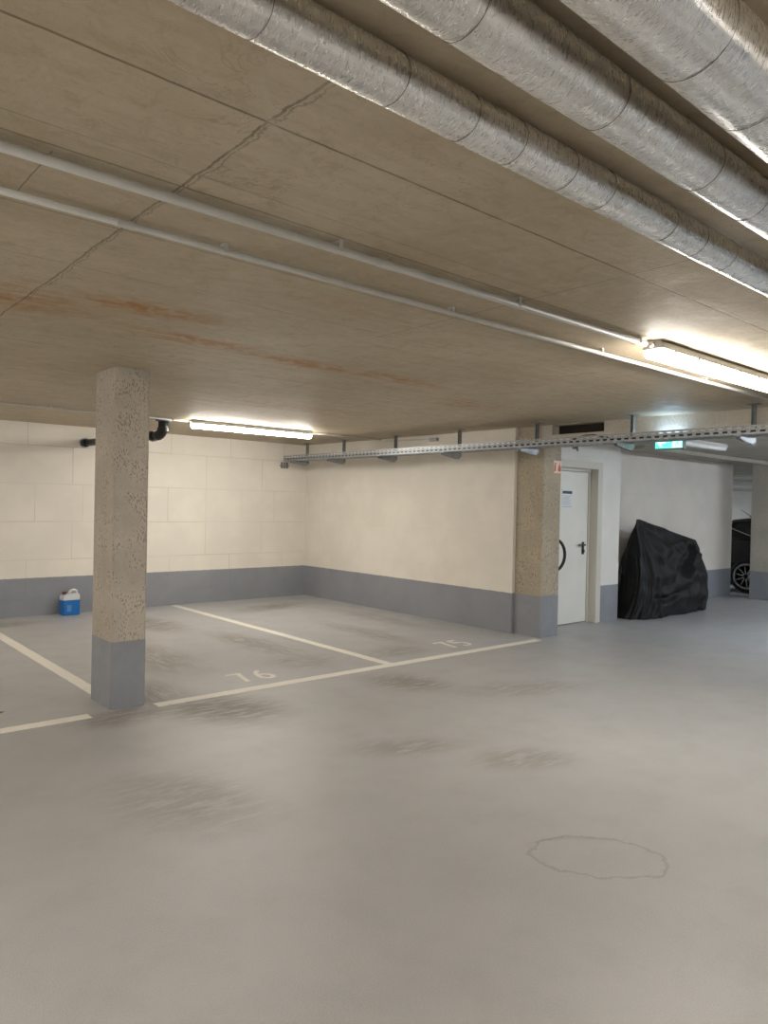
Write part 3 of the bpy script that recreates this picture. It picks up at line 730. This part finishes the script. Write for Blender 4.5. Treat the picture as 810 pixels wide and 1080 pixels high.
# ------------------------------------------------------------------ covered scooter
def smooth(a, b, x):
    x = max(0, min(1, (x - a) / (b - a))); return x * x * (3 - 2 * x)
def cover():
    ox, oy = 10.45, 5.60
    t = thing('covered_scooter', 'motor scooter hidden under a draped black cover beside the door wall', 'covered scooter', (ox, oy, 0))
    N, K = 260, 110
    bm = BM(); rnd = random.Random(11)
    # ridge along x: height profile
    def ridge(u):      # u 0..1 left->right
        x = 9.66 + u * (11.62 - 9.66)
        z = 1.415 - .37 * max(0, u - .04)
        if u > .93: z -= (u - .93) * 1.6
        return x, 5.57 + .02 * math.sin(u * 3), z
    ph = [rnd.uniform(0, 6.28) for _ in range(12)]
    rows = []
    for j in range(K + 1):
        tt = j / K        # 0 bottom, 1 ridge
        row = []
        for i in range(N):
            a = 2 * PI * i / N
            ca, sa = math.cos(a), math.sin(a)
            e = .62
            fx = (abs(ca) ** e) * (1 if ca >= 0 else -1); fy = (abs(sa) ** e) * (1 if sa >= 0 else -1)
            # footprint
            bx = 10.42 + fx * 1.10; by = 5.62 + fy * (.335 if sa < 0 else .33)
            if fx < 0: by += .05 * (fx) * (1 if sa < 0 else -.3)   # the front left corner flares towards the lane
            u = min(1, max(0, .5 + fx * .5))
            rx, ry, rz = ridge(u)
            # width tapers upward: drape
            k = tt
            wx = k ** 1.25
            wy = 1 - (1 - k ** 2.0) ** 1.0
            wy = k ** 1.7 if sa < 0 else k ** 1.9
            if fx < 0: wx = k ** .72
            else: wx = k ** 2.2
            x = bx * (1 - wx) + rx * wx
            # tank/seat bulge
            y = by * (1 - wy) + ry * wy
            z = rz * k
            bul = math.sin(PI * min(1, k * 1.05)) if k < .95 else 0
            if fx > 0: x += .16 * fx ** 3 * math.sin(PI * k ** .8) * (1 - k * .4)
            y += (-.05 if sa < 0 else .03) * max(0, bul) * (1 - .3 * abs(fx))
            # folds
            amp = (1 - k) ** .6 * .03 + .007
            s = i / N
            s2 = s + .05 * math.sin(3 * k + ph[5])
            fo = (math.sin(2 * PI * 23 * s2 + ph[0] + 2.0 * math.sin(5 * k)) * .35 + math.sin(2 * PI * 37 * s2 + ph[1] + 3 * k) * .25 + math.sin(2 * PI * 11 * s2 + ph[2] - 3 * k) * .5)
            # big swag folds on the front
            fr = max(0, -sa)
            sw = math.sin(19 * (z - .35 * abs(x - 10.3)) + 3.0 * math.sin(3.1 * x + ph[3]) + ph[4]) * .024 * fr * math.sin(PI * k) 
            # deep diagonal fold under the right shoulder
            dg = (x - 11.25) * .86 + (z - .78) * -.5
            sw2 = -.05 * math.exp(-((z - .80 - (x - 10.9) * .55) / .07) ** 2) * smooth(10.3, 10.9, x) * (1 - smooth(11.3, 11.45, x)) * fr
            sw3 = .05 * math.exp(-((z - .66 - (x - 10.9) * .75) / .07) ** 2) * smooth(10.1, 10.7, x) * (1 - smooth(11.3, 11.5, x)) * fr
            sw4 = -.09 * math.exp(-((z - .36 + .25 * math.cos((x - 10.0) * 3.0) * .4) / .05) ** 2) * smooth(9.6, 9.9, x) * (1 - smooth(10.3, 10.7, x)) * fr
            # ridge of cloth falling from the peak
            vf = .05 * math.exp(-((x - (9.78 + .06 * (1 - k))) / .05) ** 2) * fr * (1 - k)
            def rays(px, pz, nf, p0, far):
                dx, dz = x - px, z - pz; dd = math.hypot(dx, dz); th = math.atan2(dz, dx)
                w_ = abs(math.sin(nf * th + p0 + 1.1 * math.sin(2.3 * dd + p0)))
                return (1 - w_) ** 1.3 * smooth(.03, .35, dd) * (1 - smooth(far * .5, far, dd))
            vf += fr * (.055 * rays(11.56, 1.05, 5.3, .8, 1.5) + .05 * rays(9.70, 1.42, 7.5, 2.1, 1.25) + .035 * rays(10.1, .30, 3.0, .4, .9) + .03 * rays(10.9, .2, 4.5, 1.9, .8)) - .02 * fr
            nrm = Vector((ca * .6, sa, 0)).normalized()
            dsp = amp * fo + (sw + sw2 + sw3 + sw4 + vf)
            x += nrm.x * dsp; y += nrm.y * dsp
            if j == 0: z = .004 + .006 * (1 + math.sin(9 * a))
            row.append(bm.verts.new((x - ox, y - oy, max(z, .002))))
        rows.append(row)
    for a, b in zip(rows, rows[1:]):
        for i in range(N): bm.faces.new((a[i], a[(i + 1) % N], b[(i + 1) % N], b[i]))
    top = rows[-1]
    for i in range(N // 2 + 0):
        j = (N - i) % N; j2 = (N - i - 1) % N
        vs = []
        for v in (top[i], top[i + 1], top[j2], top[j]):
            if v not in vs: vs.append(v)
        if len(vs) > 2:
            try: bm.faces.new(vs)
            except ValueError: pass
    o = link('fabric_cover', bm, COVER, t, smooth=True)
    # scooter wheels under it, just off the floor line
    for x in (-.72, .70):
        bm = BM(); lathe(bm, [(.12, -.05), (.20, -.05), (.22, -.02), (.22, .02), (.20, .05), (.12, .05)], (x, 0, .222), 'y', 28)
        link('wheel', bm, RUB, t, smooth=True)
    return t
cover()

# ------------------------------------------------------------------ the parked car beyond the passage
def car():
    CX, CY = 15.27, 4.62        # length along y, rear towards +y, left flank faces -x
    t = thing('parked_car', 'black parked car with alloy wheels seen through the narrow gap', 'car', (CX, CY, 0))
    PAINTC = M('black_car_paint', .18, color=(.008, .008, .009)); PAINTC.set('Coat Weight', 1.0); PC = PAINTC.m
    GL = M('dark_tinted_glass', .05, color=(.02, .025, .022)); GLm = GL.m
    CH = simple('satin_chrome', (.75, .75, .74), .25, 1.0)
    ALU = simple('silver_alloy', (.60, .60, .60), .35, .3)
    # stations: y, half width, sill z, belt z
    st = [(-2.15, .62, .35, .62), (-2.05, .76, .24, .74), (-1.75, .86, .20, .86), (-1.0, .88, .20, .98), (-.2, .89, .20, 1.00), (.7, .89, .20, 1.03), (1.4, .89, .14, 1.06), (1.8, .87, .11, 1.08), (2.08, .82, .11, 1.06), (2.16, .72, .16, .98)]
    bm = BM(); rings = []
    for y, w, z0, z1 in st:
        m_ = (z0 + z1) / 2
        prof = [(-w * .86, z0), (-w * .97, z0 + .07), (-w, m_ - .05), (-w, m_ + .12), (-w * .975, z1 - .10), (-w * .93, z1 - .02), (-w * .80, z1), (0, z1 + .02)]
        pr = prof + [(-a, b) for a, b in prof[-2::-1]]
        rings.append([bm.verts.new((a, y, b)) for a, b in pr])
    for a, b in zip(rings, rings[1:]):
        n = len(a)
        for k in range(n): bm.faces.new((a[k], a[(k + 1) % n], b[(k + 1) % n], b[k]))
    bm.faces.new(rings[0]); bm.faces.new(rings[-1][::-1])
    link('body', bm, PC, t, smooth=True)
    g = [(-1.15, .62, .99, 1.0), (-.35, .66, 1.0, 1.38), (.4, .66, 1.0, 1.45), (1.2, .65, 1.0, 1.45), (1.75, .63, 1.04, 1.38), (2.05, .60, 1.04, 1.08)]
    bm = BM(); rings = []
    for y, w, z0, z1 in g:
        pr = [(-.80, z0), (-w - .04 * (z1 < 1.2), z1 - .05 * (z1 > 1.2)), (-w + .10, z1 + .0), (w - .10, z1), (w + .04 * (z1 < 1.2), z1 - .05 * (z1 > 1.2)), (.80, z0)]
        rings.append([bm.verts.new((a, y, b)) for a, b in pr])
    for a, b in zip(rings, rings[1:]):
        for k in range(6):
            f_ = bm.faces.new((a[k], a[(k + 1) % 6], b[(k + 1) % 6], b[k]))
    bm.faces.new(rings[0]); bm.faces.new(rings[-1][::-1])
    link('cabin_glass', bm, GLm, t)
    bm = BM()
    rp = [(-.4, 1.37), (.4, 1.452), (1.2, 1.452), (1.78, 1.385)]
    for (ya, za), (yb, zb) in zip(rp, rp[1:]):
        A = [(-.66, za - .055), (-.55, za + .012), (.55, za + .012), (.66, za - .055)]
        B = [(-.66, zb - .055), (-.55, zb + .012), (.55, zb + .012), (.66, zb - .055)]
        for i in range(3):
            bm.faces.new([bm.verts.new((p[0], yy, p[1])) for p, yy in ((A[i], ya), (A[i + 1], ya), (B[i + 1], yb), (B[i], yb))])
    link('roof', bm, PC, t)
    for s in (-1, 1):
        bm = BM()
        tube(bm, [(s * .665, 1.85, 1.33), (s * .765, 2.02, 1.09)], .035, 6); tube(bm, [(s * .67, .55, 1.38), (s * .80, .58, 1.05)], .025, 6); tube(bm, [(s * .66, -.35, 1.33), (s * .79, -1.1, 1.0)], .025, 6)
        link('pillar', bm, PC, t)
        link('window_trim', tube(BM(), [(s * .825, -.95, 1.02), (s * .825, .6, 1.04), (s * .825, 1.25, 1.07), (s * .79, 1.62, 1.20), (s * .755, 1.80, 1.27)], .011, 6), CH, t)
        for y in (-1.35, 1.33):
            bm = BM(); x = s * .845; lathe(bm, [(.235, x - .10), (.30, x - .105), (.325, x - .07), (.325, x + .07), (.30, x + .105), (.235, x + .10)], (0, y, .325), 'x', 40)
            w = link('tyre', bm, RUB, t, smooth=True)
            bm = BM(); xo = s * .957
            lathe(bm, [(.212, xo - .012), (.242, xo - .012), (.242, xo + .012), (.218, xo + .012), (.212, xo - .012)], (0, y, .325), 'x', 40)
            lathe(bm, [(.05, xo - .012), (.05, xo + .012)], (0, y, .325), 'x', 16)
            for k in range(10):
                a = 2 * PI * k / 10 + .2; pa = Vector((xo, y + .04 * math.cos(a), .325 + .04 * math.sin(a))); pb = Vector((xo, y + .225 * math.cos(a), .325 + .225 * math.sin(a)))
                tube(bm, [pa, pb], [.019, .014], 6)
            link('alloy_rim', bm, ALU, w)
    link('antenna', tube(BM(), [(-.35, 1.50, 1.45), (-.35, 1.53, 1.475), (-.35, 1.72, 1.60)], [.02, .008, .004], 8), BLK, t)
    link('rear_lamp', box(BM(), -.84, -.60, 2.06, 2.13, .78, .92, .01), RED, t); link('rear_lamp', box(BM(), .60, .84, 2.06, 2.13, .78, .92, .01), RED, t)
    link('front_lamp', box(BM(), -.70, -.50, -2.12, -2.04, .56, .66, .01), WHITE, t); link('front_lamp', box(BM(), .50, .70, -2.12, -2.04, .56, .66, .01), WHITE, t)
car()
# pipes beneath the far ceiling, seen through the gap
for k, (z, rr, lb) in enumerate([(2.33, .05, 'uppermost grey pipe beyond the gap, close under the ceiling'), (2.19, .045, 'middle grey pipe beyond the gap above the dark car'), (2.06, .035, 'lowest grey pipe beyond the gap above the dark car')]):
    t = thing('service_pipe', lb, 'pipe', (16.9, 7.5, z), 0, 'grey pipes beyond the gap')
    link('pipe', tube(BM(), [(0, -2.6, 0), (0, 4.0, 0)], rr, 14), PVC, t, smooth=True)

t = thing('pipe_support', 'zinc rail holding the grey pipes beyond the gap', 'bracket', (16.99, 8.6, 2.45))
link('rail', box(BM(), -.02, .02, -.02, .02, -.45, 0, .002), GALVD, t)

# ------------------------------------------------------------------ world and view
w = bpy.data.worlds.new('world'); S.world = w; w.use_nodes = True
w.node_tree.nodes['Background'].inputs[0].default_value = (.9, .95, 1, 1); w.node_tree.nodes['Background'].inputs[1].default_value = .05
vs = S.view_settings; S.display_settings.display_device = 'sRGB'
vs.view_transform = 'Standard'; vs.look = 'None'; vs.gamma = 1; vs.use_curve_mapping = False
vs.exposure = 1.58
